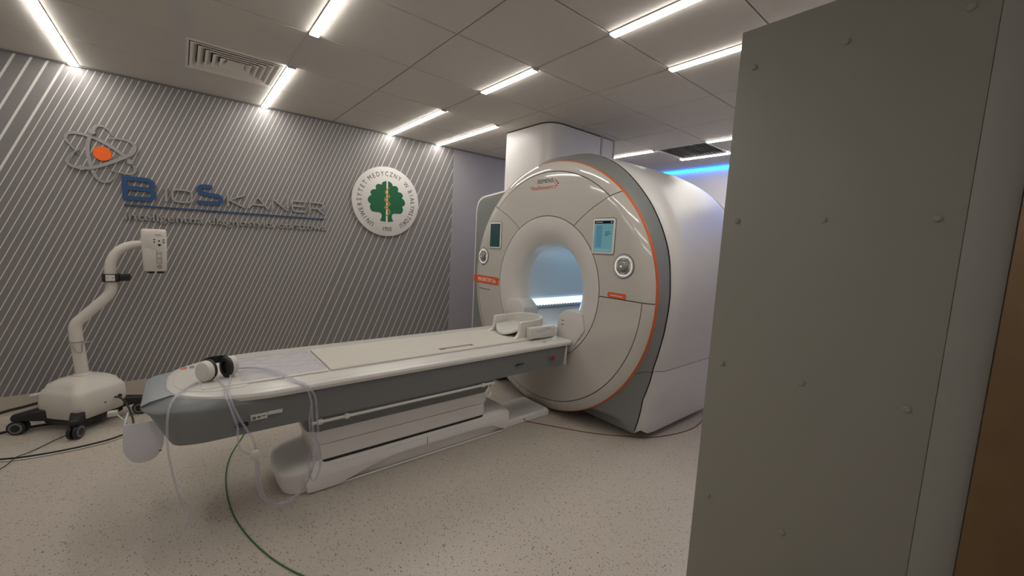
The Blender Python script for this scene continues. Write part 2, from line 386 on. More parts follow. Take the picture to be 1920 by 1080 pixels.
# ================================================================== the scanner
scan = thing('mri_scanner', (3.0, CY, 0), 'large white ring-shaped MRI scanner with orange rim and grey flank', 'MRI scanner')
pol = lambda a, r: (r*cos(a), r*sin(a))
def XF(r): return 0 if r < .94 else .034*((r-.94)/.13)**2.6
def sector(name, r0, r1, a0, a1, a0o=None, a1o=None, na=40, nr=10, m='shell', th=.018):
    """panel of the front disc; the side edges may lean: angle at r0 and at r1 (degrees)"""
    a0o = a0 if a0o is None else a0o; a1o = a1 if a1o is None else a1o; gp = .0032
    top = []; bot = []
    for i in range(nr+1):
        r = r0+gp+(r1-r0-2*gp)*i/nr; t = i/nr; rowt = []; rowb = []
        lo = radians(a0+(a0o-a0)*t)+gp/r; hi = radians(a1+(a1o-a1)*t)-gp/r
        for j in range(na+1):
            u, v = pol(lo+(hi-lo)*j/na, r); x = XF(r); rowt.append((3.0+x, CY+u, CZ+v)); rowb.append((3.0+x+th, CY+u, CZ+v))
        top.append(rowt); bot.append(rowb)
    mb = MB(); n = na+1; vs = [p for r_ in top for p in r_]+[p for r_ in bot for p in r_]; o = len(vs)//2; fs = []
    for i in range(nr):
        for j in range(na):
            a = i*n+j; fs.append((a, a+1, a+n+1, a+n)); fs.append((o+a, o+a+n, o+a+n+1, o+a+1))
    ring = [j for j in range(n)]+[i*n+na for i in range(1, nr+1)]+[nr*n+j for j in range(na-1, -1, -1)]+[i*n for i in range(nr-1, 0, -1)]
    for k in range(len(ring)): a, b = ring[k], ring[(k+1) % len(ring)]; fs.append((a, o+a, o+b, b))
    mb.add(vs, fs); return mb.build(name, m, scan, ang=40)
sector('front_panel', .615, .985, 55, 121, 45.5, 131)
sector('rim_panel', .985, 1.07, 45.5, 131, 43.3, 133.3)
sector('front_panel', .615, 1.07, 121, 180, 133.3, 180)
sector('front_panel', .615, 1.07, 0, 55, 0, 43.3)
sector('front_panel', .615, .985, 180, 360, na=80)
sector('rim_panel', .985, 1.07, 180, 256.5); sector('rim_panel', .985, 1.07, 256.5, 284); sector('rim_panel', .985, 1.07, 284, 360)
def lathe(prof, name, m, n=128, a0=0, a1=2*pi, ang=35, label=None):
    full = abs(a1-a0-2*pi) < 1e-6; secs = []
    for k in range(n if full else n+1):
        a = a0+(a1-a0)*k/n; secs.append([(x, CY+r*cos(a), CZ+r*sin(a)) for x, r in prof])
    return MB().loft(secs, closed=False, caps=False, loop=full).build(name, m, scan, ang=ang, label=label)
# backing behind the panel joints
lathe([(3.012, .612), (3.012, .95), (3.045, 1.066), (3.06, 1.06)], 'panel_backing', 'seam')
lathe([(3.036, 1.060), (3.036, 1.0725), (3.040, 1.075), (3.058, 1.075), (3.060, 1.060)], 'rim_ring', 'orange', label='orange ring around the front disc')
# funnel into the bore, then the bore tube
fun = [(3.0, .6125), (3.0, .58)]+[(3.0+.125*(1-cos(t)), .58-.205*sin(t)) for t in [pi/2*k/12 for k in range(1, 12)]]+[(3.125, .372), (3.15, .358)]
lathe(fun, 'bore_funnel', 'shell_satin', ang=60)
lathe([(3.151, .366), (3.152, .362), (3.19, .360), (4.52, .360)], 'bore_tube', 'bore_white', ang=20)
lathe([(4.44, 1.10), (4.52, 1.02), (4.53, .40), (4.50, .352)], 'rear_cover', 'cover_white')
# flank: grey flange, white covers
def polar_r(pts):
    P = sorted([((degs(atan2(z-CZ, u))), hypot(u, z-CZ)) for u, z in pts])
    def f(a):
        if a <= P[0][0]: return P[0][1]
        for (a0, r0), (a1, r1) in zip(P, P[1:]):
            if a <= a1: return r0+(r1-r0)*(a-a0)/(a1-a0)
        return P[-1][1]
    return f
def degs(a):
    a = math.degrees(a); return a+360 if a < 0 else a
def smoothed(f, w=6):
    return lambda a: sum(f(a+d) for d in range(-w, w+1, 2))/len(range(-w, w+1, 2))
back_pts = [(0, 2.235), (-.30, 2.215), (-.547, 2.105), (-.762, 1.918), (-.936, 1.68), (-1.036, 1.446), (-1.066, 1.258), (-1.067, .97), (-1.037, .771), (-.998, .603), (-.935, .339), (-.88, .05)]
full_pts = [(0, 2.262), (-.32, 2.215), (-.60, 2.095), (-.80, 1.95), (-.95, 1.775), (-1.06, 1.56), (-1.12, 1.33), (-1.125, 1.09), (-1.09, .85), (-1.03, .57), (-.985, .25), (-.955, .05)]
fb = polar_r(back_pts); ff = polar_r(full_pts)
def key(f, kind):  # angles (deg) of the foot corner and of the level joint for a section
    return {'c': (236., 209.2), 'b': (229.5, 207.6), 'f': (227.2, 206.8)}[kind]
def half(kind, X, f, zb=.05, sc=1., off=0.):
    """right half of a section from the middle of the base up to the crown: lists for the lower and the upper cover"""
    foot, joint = key(f, kind); lo = []; up = []
    uf, vf = pol(radians(foot), f(foot)*sc-off)
    for k in range(9): t = k/9; lo.append((X, CY+uf*t, (CZ+vf)))
    for k in range(13):
        a = foot+(joint-foot)*k/12; u, v = pol(radians(a), f(a)*sc-off); lo.append((X, CY+u, CZ+v))
    for k in range(41):
        a = joint+(90-joint)*k/40; u, v = pol(radians(a), f(a)*sc-off); up.append((X, CY+u, CZ+v))
    return lo, up
def mirror(l): return [(x, 2*CY-y, z) for x, y, z in reversed(l)]
circ = lambda a: 1.064
def cover(name, secs, m):
    los = [s[0] for s in secs]; ups = [s[1] for s in secs]
    U = [u+mirror(u)[1:] for u in ups]
    MB().loft(U, closed=False, caps=False).build(name, m, scan, ang=50)
    L = [mirror(l)[:-1]+l for l in los]
    Ls = []
    for l in L: Ls.append([(x, y, min(z, z-.004) if False else z) for x, y, z in l])
    MB().loft([[(x, y, z-.0035 if (i < 3 or i > len(l)-4) else z) for i, (x, y, z) in enumerate(l)] for l in Ls], closed=False, caps=False).build('lower_'+name, m, scan, ang=50)
cover('flange', [half('c', 3.058, circ), half('c', 3.075, lambda a: 1.070+max(0, fb(a)-1.07)*.12), half('b', 3.13, lambda a: 1.072*.45+fb(a)*.55), half('b', 3.190, fb)], 'scanner_grey')
cover('flank_cover', [half('b', 3.204, lambda a: fb(a)+.002), half('f', 3.225, lambda a: fb(a)*.55+ff(a)*.45), half('f', 3.275, lambda a: fb(a)*.12+ff(a)*.88+.002), half('f', 3.36, ff), half('f', 4.2, ff), half('f', 4.36, lambda a: ff(a)-.012), half('f', 4.45, lambda a: ff(a)-.06)], 'cover_white')
# dark core that shows in the joints
core = [half('b', 3.08, lambda a: 1.02), half('b', 3.19, lambda a: fb(a)-.02)]; core2 = [half('f', X, ff, sc=.985) for X in (3.30, 4.4)]
Lc = [s_[0][9:]+s_[1][1:] for s_ in core+core2]
MB().loft(Lc, closed=False, caps=False).build('core', 'seam', scan)
# housing that stands out on the wall side
hs = roundpoly([(.70, 1.985), (1.222, 1.935), (1.222, .03), (.70, .03)], [.01, .16, .02, .01], 10)
MB().prism(hs, lambda u, z, d_: (d_, CY+u, z), 3.095, 3.95).build('side_housing', 'cover_white', scan, bevel=.008)
hs2 = roundpoly([(.70, 1.965), (1.187, 1.918), (1.187, .05), (.70, .05)], [.01, .15, .02, .01], 10)
MB().prism(hs2, lambda u, z, d_: (d_, CY+u, z), 3.086, 3.0955).build('side_housing_panel', 'scanner_grey', scan)
# shoulders beside the table in the mouth of the bore
for sg in (-1, 1):
    po = [(.212, .60), (.216, .87), (.235, .89), (.30, .938), (.47, .928), (.505, .80), (.37, .605)]
    MB().prism(roundpoly([(sg*a, b) for a, b in po], .012, 3), lambda u, z, d_: (d_, CY+u, z), 2.988, 3.16).build('dock_shoulder', 'shell_satin', scan, bevel=.004)
    MB().box(3.16, 4.45, CY+sg*.232-.010, CY+sg*.232+.010, .735, .80).build('bore_rail', 'bore_white', scan, bevel=.004)
for dz in (.808, .842): MB().box(2.985, 2.9875, CY-.285, CY-.262, dz, dz+.006).build('dock_mark', 'seam', scan, smooth=False)
MB().box(3.02, 4.45, CY-.205, CY+.205, .60, .80-.12).build('bore_bridge', 'bore_white', scan, bevel=.006)
def bore_strip(name, m, r, a0, a1, th, x0=3.16, x1=4.4, par=None, **kw):
    pr = [(CY+r*cos(radians(a)), CZ+r*sin(radians(a))) for a in [a0+(a1-a0)*k/4 for k in range(5)]]+[(CY+(r+th)*cos(radians(a)), CZ+(r+th)*sin(radians(a))) for a in [a1+(a0-a1)*k/4 for k in range(5)]]
    return MB().prism(pr, lambda a, b, d_: (d_, a, b), x0, x1).build(name, m, par or scan, ang=30, **kw)
ls = bore_strip('bore_light', 'lamp_bore', .349, -37, -27, .008, label='pale blue light strip along the inside of the bore')
bore_strip('bore_light_ledge', 'steel', .346, -43.5, -37.4, .012)
bead = bpy.data.meshes.new('led'); bm = bmesh.new(); bmesh.ops.create_icosphere(bm, subdivisions=2, radius=.013); bm.to_mesh(bead); bm.free(); bead.materials.append(MATS['led_bead'])
for k in range(30): o = link('led', bead, ls); o.location = (3.18+.04*k, CY+.349*cos(radians(-37)), CZ+.349*sin(radians(-37)))
# screens
def screen(u0, u1, z0, z1, lit):
    b = MB().prism(rrect(u0, u1, z0, z1, .022), onface, -.002, .007).build('screen_bezel', 'label_white', scan, bevel=.003)
    MB().prism(rrect(u0-.004, u1+.004, z0-.004, z1+.004, .025), onface, -.002, .0015).build('screen_gap', 'seam', b)
    m_ = .017; a0, a1, b0, b1 = u0+m_, u1-m_, z0+m_, z1-m_
    def quad(n, m, x0, x1, y0, y1, d_): return MB().prism([(x0, y0), (x1, y0), (x1, y1), (x0, y1)], onface, .0068, d_).build(n, m, b, smooth=False)
    if not lit: quad('screen', 'screen_dark', a0, a1, b0, b1, .0075); return
    quad('screen', 'screen_teal', a0, a1, b0, b1, .0075); quad('title_bar', 'screen_bar', a0, a1, b1-.022, b1, .0078)
    quad('image_pane', 'screen_blue', a1-.075, a1-.02, b0+.03, b1-.035, .0079)
    quad('foot_bar', 'screen_panel', a0+.006, a1-.006, b0+.006, b0+.022, .0079)
    for k, wd in enumerate((.045, .055, .03)): quad('text_line', 'screen_bar', a0+.014+.055-wd, a0+.014+.055, b1-.085-.012*k, b1-.081-.012*k, .0081)
    quad('text_line', 'ink_white', a1-.075, a1-.012, b1-.013, b1-.009, .0081); quad('text_line', 'ink_white', a0+.012, a0+.02, b1-.015, b1-.008, .0081)
screen(-.722, -.517, 1.408, 1.672, True); screen(.62, .815, 1.398, 1.660, False)
def dial(u, z):
    c = lambda d_: (3.0-d_, CY+u, z)
    def ring(n, m, r0, r1, d0, d1, par):
        mb = MB(); secs = []
        for k in range(48):
            a = 2*pi*k/48; secs.append([onface(u+r*cos(a), z+r*sin(a), dd) for r, dd in ((r0, d0), (r1, d0), (r1, d1), (r0, d1))])
        return mb.loft(secs, caps=False, loop=True).build(n, m, par)
    b = ring('dial_bezel', 'seam', .083, .088, -.002, .003, scan)
    ring('dial_rim', 'label_white', .071, .083, -.002, .006, b); ring('dial_glow', 'ring_light', .0645, .071, -.002, .004, b)
    MB().cyl(c(-.002), c(.003), .0645, 40).build('dial_plate', 'knob_grey', b)
    for k in range(4):
        a = pi/2*k; x, y = u+.054*cos(a), z+.054*sin(a); hw, hh = (.008, .02) if k % 2 == 0 else (.02, .008)
        MB().prism(rrect(x-hw, x+hw, y-hh, y+hh, .005), onface, .002, .006).build('dial_button', 'label_white', b)
        for s_ in (-1, 1): MB().prism(rrect(x+(s_*.012 if hw > hh else 0)-.003, x+(s_*.012 if hw > hh else 0)+.003, y+(s_*.012 if hh > hw else 0)-.003, y+(s_*.012 if hh > hw else 0)+.003, .001), onface, .005, .0066).build('dial_symbol', 'ink_grey', b)
    MB().tube([c(0), c(.028), c(.033)], [.036, .033, .028], 32).build('dial_knob', 'knob_grey', b)
    MB().prism([(u-.007, z-.006), (u+.007, z-.006), (u, z+.008)], onface, .0325, .0342).build('dial_symbol', 'ring_light', b, smooth=False)
dial(-.815, 1.331); dial(.908, 1.312)
# signs and lettering on the front
sg_ = MB().prism([(.637, 1.032), (1.064, 1.032), (1.064, 1.110), (.637, 1.110)], onface, -.001, .003).build('name_sign', 'orange_sign', scan, smooth=False, label='orange sign with white lettering')
fit_text('sign_lettering', 'MAGNETOM Sola', .060, .31, .0006, faceM(.83, 1.068, .0036), 'ink_white', sg_)
fit_text('small_lettering', 'A BioMatrix System', .024, .20, .0004, faceM(.87, .975, .0012), 'ink_grey', scan)
pg = MB().prism(rrect(-.855, -.695, 1.096, 1.134, .016), onface, -.001, .003).build('name_badge', 'orange_sign', scan, label='small orange rounded badge')
fit_text('badge_lettering', 'Healthineers', .019, .11, .0004, faceM(-.775, 1.113, .0034), 'ink_white', pg)
fit_text('maker_lettering', 'SIEMENS', .050, .196, .0006, faceM(.043, 1.999, .0012), 'ink_teal', scan)
fit_text('maker_lettering', 'Healthineers', .052, .272, .0006, faceM(.083, 1.947, .0012), 'ink_orange', scan)
for k, (du, dz, r) in enumerate([(0, .0, .0085), (.018, .018, .0075), (.018, -.018, .0075), (.036, .034, .006), (.036, -.034, .006), (.032, 0, .005), (.05, .018, .0045), (.05, -.018, .0045)]):
    p = onface(-.112+du, 1.972+dz, 0); MB().cyl((3.001, p[1], p[2]), (2.9985, p[1], p[2]), r, 12).build('logo_dot', 'red' if k < 3 else 'ink_orange', scan)
# ================================================================== patient table
TY = -1.967
tab = thing('patient_table', (1.75, TY, 0), 'long white and grey patient table docked to the MRI scanner', 'patient table')
def plan(xf, xb, hw, cf, cw, n=5, cr=.05):
    """outline: xf foot tip, xb head end, hw half width, cf length of the foot chamfer, cw half width at the tip"""
    return roundpoly([(xb, -hw), (xb, hw), (xf+cf, hw), (xf+cf*.28, cw+(hw-cw)*.62), (xf, cw), (xf, -cw), (xf+cf*.28, -cw-(hw-cw)*.62), (xf+cf, -hw)], [.006, .006, .06, .05, .05, .05, .05, .06], n)
def P3(pl, z): return [(p[0], TY+p[1], z) for p in pl]
body = [(plan(.525, 2.90, .335, .09, .28), .496), (plan(.505, 2.92, .350, .10, .285), .502), (plan(.490, 2.925, .353, .11, .28), .530), (plan(.432, 2.93, .366, .20, .235), .628), (plan(.405, 2.93, .370, .24, .215), .650), (plan(.412, 2.93, .369, .24, .213), .660), (plan(.500, 2.93, .352, .22, .205), .689)]
MB().loft([P3(p, z) for p, z in body]).build('side_body', 'table_grey', tab, ang=40)
MB().box(2.930, 2.945, TY-.372, TY+.372, .50, .664).build('body_end', 'table_white', tab, bevel=.004)
# light grey foot cap that slopes down from the table top
MB().loft([[(.408, TY-.200, .6605), (.408, TY+.200, .6605), (.408, TY+.200, .6635), (.408, TY-.200, .6635)], [(.440, TY-.205, .668), (.440, TY+.205, .668), (.440, TY+.205, .6805), (.440, TY-.205, .6805)], [(.540, TY-.200, .668), (.540, TY+.200, .668), (.540, TY+.200, .6985), (.540, TY-.200, .6985)]]).build('foot_cap', 'cap_grey', tab, bevel=.002)
for sg in (-1, 1): MB().tube([(.408, TY+sg*.2025, .6625), (.440, TY+sg*.207, .6795), (.515, TY+sg*.203, .6945)], .0016, 6).build('cap_joint', 'seam', tab)
# white top with rolled rim
def tplan(o): return roundpoly([(2.983-o*.3, -.389+o), (2.983-o*.3, .389-o), (.82, .389-o), (.64, .325-o), (.520+o, .215-o*.5), (.487+o, .10), (.487+o, -.10), (.520+o, -.215+o*.5), (.64, -.325+o), (.82, -.389+o)], [.006, .006, .10, .07, .05, .05, .05, .05, .07, .10], 6)
MB().loft([P3(tplan(.016), .664), P3(tplan(.003), .669), P3(tplan(0), .686), P3(tplan(.006), .698), P3(tplan(.016), .7025)]).build('table_top', 'table_white', tab, ang=30)
ft = roundpoly([(.80, -.26), (.80, .26), (.66, .27), (.56, .20), (.52, .10), (.52, -.10), (.56, -.20), (.66, -.27)], .04, 4)
MB().loft([P3(ft, .700), P3(ft, .7045), P3([(p[0]*.97+.02, p[1]*.97) for p in ft], .7060)]).build('foot_plate', 'plastic_white', tab, ang=30)
bd = roundpoly([(1.185, -.232), (2.56, -.232), (2.62, -.215), (2.95, -.215), (2.95, .232), (1.185, .232)], [.012, .02, .02, .01, .01, .012])
MB().loft([P3(bd, .700), P3(bd, .7125), P3([(p[0], p[1]*.985) for p in bd], .7155)]).build('patient_board', 'board', tab, ang=30)
fb_ = rrect(.62, 1.178, -.232, .232, .012); MB().loft([P3(fb_, .7005), P3(fb_, .7105)]).build('foot_board', 'plastic_white', tab, bevel=.002)
MB().box(1.9, 2.17, TY-.178, TY-.142, .7150, .7162).build('board_slot', 'slot_brown', tab, smooth=False)
MB().box(1.94, 2.14, TY-.176, TY-.166, .7160, .7168).build('slot_lip', 'board', tab, smooth=False)
for x in (1.42, 1.62, 1.80, 2.25, 2.42): MB().cyl((x, TY-.212, .7140), (x, TY-.212, .7156), .006, 10).build('board_pin', 'label_white', tab)
for x, y in ((1.55, .02), (2.45, .08), (2.35, -.05)): MB().prism(rrect(x-.03, x+.03, TY+y-.004, TY+y+.004, .003, 2), lambda a, b, d_: (a, b, d_), .7150, .7163).build('board_mark', 'label_white', tab, smooth=False)
MB().box(2.56, 2.60, TY+.16, TY+.175, .7150, .7172).build('board_mark', 'seam', tab, smooth=False)
MB().box(2.72, 2.75, TY-.325, TY-.315, .7020, .7035).build('rim_mark', 'seam', tab, smooth=False)
MB().box(2.66, 2.83, TY-.243, TY-.237, .7020, .7035).build('rim_slit', 'seam', tab, smooth=False)
for y in (-.345, .345): MB().box(.78, 2.95, TY+y-.0012, TY+y+.0012, .7020, .7030).build('rim_joint', 'profile', tab, smooth=False)
# stickers on the foot plate
MB().prism(rrect(.545, .572, TY+.16, TY+.215, .002, 2), lambda a, b, d_: (a, b, d_), .7050, .7062).build('sticker', 'label_red', tab, smooth=False)
MB().prism(rrect(.582, .602, TY+.165, TY+.215, .002, 2), lambda a, b, d_: (a, b, d_), .7050, .7062).build('sticker', 'label_blue', tab, smooth=False)
# near side: emergency stop, symbols, labels
near = lambda x, z, d_: (x, TY-.3555-.02*(z-.50)/.15-d_, z)
eb = MB().cyl(near(2.785, .585, -.004), near(2.785, .585, .006), .024, 24).build('stop_collar', 'table_grey', tab)
MB().tube([near(2.785, .585, .004), near(2.785, .585, .018), near(2.785, .585, .022)], [.015, .016, .011], 24).build('stop_button', 'red', eb, label='red emergency stop button')
def plate(n, m, x0, x1, z0, z1): MB().prism([(x0, z0), (x1, z0), (x1, z1), (x0, z1)], near, -.006, .0035).build(n, m, tab, smooth=False)
plate('type_label', 'label_white', .795, .862, .566, .592); plate('type_label', 'label_white', .864, .925, .580, .595)
for k in range(3): plate('label_print', 'ink_grey', .80+.02*k, .815+.02*k, .570+.004*k, .584)
MB().prism([(2.415, .572), (2.432, .586), (2.440, .586), (2.438, .574)], near, -.006, .0035).build('rim_symbol', 'black', tab, smooth=False)
plate('rim_symbol', 'black', 2.443, 2.490, .577, .582)
plate('dark_label', 'black', .735, .785, .545, .562); plate('label_print', 'ink_grey', .742, .775, .549, .557)
# accessory rail with brackets and hook
rail = MB().cyl((1.06, TY-.352, .478), (2.23, TY-.352, .478), .0085, 14).build('side_rail', 'table_white', tab)
for x in (1.10, 1.235, 2.14): MB().tube([(x-.013, TY-.352, .478), (x-.009, TY-.352, .478), (x+.009, TY-.352, .478), (x+.013, TY-.352, .478)], [.010, .0145, .0145, .010], 14).build('rail_collar', 'table_white', rail)
for x in (1.235, 2.14): MB().tube([(x, TY-.352, .478), (x, TY-.30, .485), (x, TY-.27, .505)], .008, 10).build('rail_bracket', 'table_white', rail)
MB().tube(smoothpath([(2.185, TY-.352, .478), (2.183, TY-.356, .452), (2.168, TY-.356, .432), (2.162, TY-.356, .408), (2.178, TY-.356, .392), (2.198, TY-.356, .402), (2.200, TY-.356, .424)], 5), .0062, 10).build('rail_hook', 'table_white', rail)
# lifting column in telescoping sleeves
def sleeve(n, m, x0, x1, h0, z0, z1, x2=None, x3=None, h1=None):
    p0 = rrect(x0, x1, -h0, h0, .07, 6); p1 = rrect(x2 if x2 else x0, x3 if x3 else x1, -(h1 or h0), (h1 or h0), .07, 6)
    MB().loft([P3(p0, z0), P3(p1, z1)]).build(n, m, tab, bevel=.004, ang=30)
sleeve('column_shade_ring', 'seam', 1.110, 2.308, .195, .160, .176)  # near-black ring painted in as the shadow line between column and base
sleeve('column_sleeve', 'base_white', 1.115, 2.300, .193, .1765, .268, 1.108, 2.302, .194)
sleeve('column_core', 'ink_grey', 1.125, 2.29, .185, .20, .48)  # core coloured dark so the sleeve gaps read as shadow lines
sleeve('column_sleeve', 'base_white', 1.096, 2.310, .200, .274, .356, 1.080, 2.312, .205)
sleeve('column_top', 'table_grey', 1.068, 2.318, .212, .360, .494, 1.03, 2.40, .235)
# base with rounded foot and side skirts
bl = roundpoly([(.955, -.20), (2.52, -.20), (2.55, 0), (2.52, .20), (.955, .20), (.93, 0)], [.16, .05, .2, .05, .16, .2], 8)
def sc(pl, kx, ky): mx = 1.74; return [(mx+(p[0]-mx)*kx, p[1]*ky) for p in pl]
MB().loft([P3(sc(bl, .972, .86), .004), P3(sc(bl, .98, .87), .02), P3(sc(bl, .995, .89), .06), P3(sc(bl, 1.006, .96), .105), P3(sc(bl, 1.010, 1.02), .130), P3(sc(bl, 1.002, 1.015), .145), P3(sc(bl, .985, .98), .154), P3(sc(bl, .93, .955), .170), P3(sc(bl, .86, .93), .180)]).build('base', 'base_white', tab, ang=50)
for sy in (-1, 1):
    sk = [(1.10, .140), (1.06, .09), (1.07, .012), (1.22, .008), (1.30, .026), (1.40, .056), (1.50, .078), (1.64, .088), (2.28, .086), (2.36, .072), (2.41, .045), (2.46, .022), (2.50, .018), (2.505, .140)]
    MB().prism(sk, lambda a, z, d_: (a, TY+sy*d_, z), .185, .210).build('base_skirt', 'base_white', tab, bevel=.004)
    MB().box(1.10, 2.50, TY+sy*.196-.004, TY+sy*.196+.004, .003, .014).build('base_foot_strip', 'base_white', tab, bevel=.002)
MB().box(1.80, 1.803, TY-.2108, TY-.205, .088, .138).build('skirt_joint', 'seam', tab, smooth=False)
sl = rrect(2.45, 2.985, -.172, .172, .01, 3); MB().loft([P3(sl, .003), P3(sl, .040), P3(sc(sl, .995, .9), .052)]).build('floor_sled', 'base_white', tab, ang=30)
MB().cyl((2.70, TY-.171, .026), (2.70, TY-.1745, .026), .006, 12).build('sled_screw', 'seam', tab)
# white holder hanging under the foot end
hold = roundpoly([(.322, .522), (.316, .44), (.318, .38), (.35, .332), (.385, .324), (.425, .335), (.455, .385), (.462, .515)], [.004, .04, .04, .04, .04, .04, .04, .004], 5)
hin = [(.39+(a-.39)*.95, .43+(b-.43)*.95+.004) for a, b in hold]
hold = [(a+.020, b+.035) for a, b in hold]; hin = [(a+.020, b+.035) for a, b in hin]
MB().prism(hold, lambda a, b, d_: (a, d_, b), -2.065, -2.060).build('holder_face', 'holder', tab, bevel=.0015)
MB().loft([[(a, -2.060, b), (c_, -2.060, d_), (c_, -1.90, d_), (a, -1.90, b)] for (a, b), (c_, d_) in zip(hold, hin)]).build('holder_wall', 'holder', tab, ang=40)
MB().box(.457, .467, -2.066, -2.0652, .400, .405).build('holder_mark', 'seam', tab, smooth=False)
MB().box(.455, .54, -2.03, -1.93, .52, .56).build('holder_bracket', 'plastic_white', tab, bevel=.003)
# ================================================================== things on the table
# head coil cradle
hc = thing('head_coil', (2.78, TY, .7155), 'white open head coil cradle standing on the scanner end of the table', 'head coil')
ZB = .7158
mb = MB(); secs = []
for k in range(33):                       # U wall seen from above, open to the foot end
    t = k/32; a = -pi/2+pi*t
    sxy = lambda r: (2.74+.20*cos(a)**.8 if cos(a) > 1e-6 else 2.74, r*sin(a))
    x, y = sxy(.175); x2, y2 = 2.74+(.178*max(0, cos(a))**.8), .150*sin(a)
    h = .128+.012*cos(a)
    secs.append([(x+.012*cos(a), TY+y*1.06, ZB), (x, TY+y, ZB+h), ((x+x2)/2, TY+(y+y2)/2, ZB+h+.004), (x2, TY+y2, ZB+h), (x2-.01*cos(a), TY+y2*.96, ZB)])
mb.loft(secs); mb.build('cradle_wall', 'plastic_white', hc, ang=50)
for sg in (-1, 1):
    a = MB(); pr = [(2.745, .0), (2.545, 0), (2.580, .014), (2.600, .045), (2.606, .10), (2.610, .128), (2.745, .130)]
    a.prism(roundpoly(pr, .012, 3), lambda x, z, d_: (x, TY+sg*d_, ZB+z), .150, .182); a.build('cradle_cheek', 'plastic_white', hc, bevel=.004)
dish = [(2.53+.0, -.125), (2.75, -.14), (2.75, .14), (2.53, .125)]
mb = MB(); secs = []
for i in range(9):
    v = -.14+.28*i/8; dz = .045*(abs(v)/.14)**2; xe = 2.545+.06*(abs(v)/.14)**2
    secs.append([(xe, TY+v, ZB+.004+dz), (2.86, TY+v, ZB+.02+dz), (2.86, TY+v, ZB+.032+dz), (xe+.004, TY+v, ZB+.020+dz)])
mb.loft(secs); mb.build('head_rest', 'plastic_white', hc, ang=40)
MB().box(2.66, 2.93, TY-.235, TY-.183, ZB, ZB+.085).build('side_box', 'plastic_white', hc, bevel=.006)
a = MB(); a.prism(roundpoly([(2.64, 0), (2.93, 0), (2.93, .055), (2.90, .060)], .006, 2), lambda x, z, d_: (x, TY-d_, ZB+z), .236, .243); a.build('side_ramp', 'plastic_white', hc, bevel=.002)
MB().prism(roundpoly([(2.73, .045), (2.86, .066), (2.86, .078), (2.73, .068)], .004, 2), lambda x, z, d_: (x, TY-d_, ZB+z), .234, .2375).build('side_window', 'profile', hc)
MB().box(2.88, 2.955, TY-.245, TY-.19, ZB+.05, ZB+.074).build('plug', 'plastic_white', hc, bevel=.004)
MB().box(2.93, 2.97, TY-.15, TY+.15, ZB, ZB+.06).build('rear_block', 'plastic_white', hc, bevel=.006)
# headphones
hp = thing('headphones', (.69, TY-.075, .712), 'white pneumatic headphones with black cushions and black band lying on the table', 'headphones')
def cup(x, y, z, yaw, face):
    M = Matrix.Translation((x, y, z)) @ Matrix.Rotation(yaw, 4, 'Z')
    def ell(rx, rz, d, n=28): return [M @ Vector((d, rx*cos(2*pi*k/n), rz*sin(2*pi*k/n))) for k in range(n)]
    s_ = 1 if face > 0 else -1
    c = MB().loft([ell(.030, .038, -.022*s_), ell(.038, .047, -.018*s_), ell(.042, .051, 0), ell(.041, .050, .010*s_)]).build('ear_cup', 'plastic_white', hp, ang=50)
    MB().loft([ell(.026, .034, -.0215*s_), ell(.025, .033, -.0235*s_), ell(.020, .027, -.0245*s_)]).build('cup_cap', 'label_white', c, ang=50)
    MB().loft([ell(.040, .050, .011*s_), ell(.043, .053, .016*s_), ell(.042, .052, .026*s_), ell(.036, .046, .031*s_), ell(.024, .032, .029*s_), ell(.022, .030, .018*s_)]).build('ear_cushion', 'black', hp, ang=50)
    return M
cup(.640, TY-.125, .765, radians(46), 1); cup(.742, TY-.085, .765, radians(30), -1)
bp = smoothpath([(.628, TY-.110, .790), (.640, TY-.070, .796), (.662, TY-.045, .797), (.692, TY-.038, .797), (.722, TY-.046, .797), (.742, TY-.072, .793)], 6)
secs = []
for i, p in enumerate(bp):
    t_ = (bp[min(i+1, len(bp)-1)]-bp[max(0, i-1)]).normalized(); n_ = Vector((-t_.y, t_.x, 0)).normalized()
    secs.append([p+n_*.004+Vector((0, 0, .015)), p-n_*.004+Vector((0, 0, .015)), p-n_*.004-Vector((0, 0, .021)), p+n_*.004-Vector((0, 0, .021))])
MB().loft(secs).build('headband', 'black', hp, ang=40)
MB().tube([(.6165, TY-.126, .772), (.620, TY-.124, .758)], .006, 8).build('cup_mark', 'label_blue', hp)
# clear plastic sheet
sh = MB(); nx, ny = 60, 40
for i in range(nx+1):
    for j in range(ny+1):
        x = .775+.395*i/nx; y = TY-.205+.43*j/ny
        wv = sin(x*34+y*21)*.45+sin(x*61-y*47+1.3)*.3+sin(x*17+y*75+.7)*.35+sin(x*110+y*33)*.12
        ed = min(1, min(i, nx-i, j, ny-j)/6+.05)
        sh.v.append((x, y, .7125+(.0065+.0055*wv)*ed))
for i in range(nx):
    for j in range(ny): a = i*(ny+1)+j; sh.f.append((a, a+1, a+ny+2, a+ny+1))
tag(sh.build('plastic_sheet', 'clear_sheet', None), 'crumpled clear plastic sheet spread over the foot board of the table', 'plastic sheet')
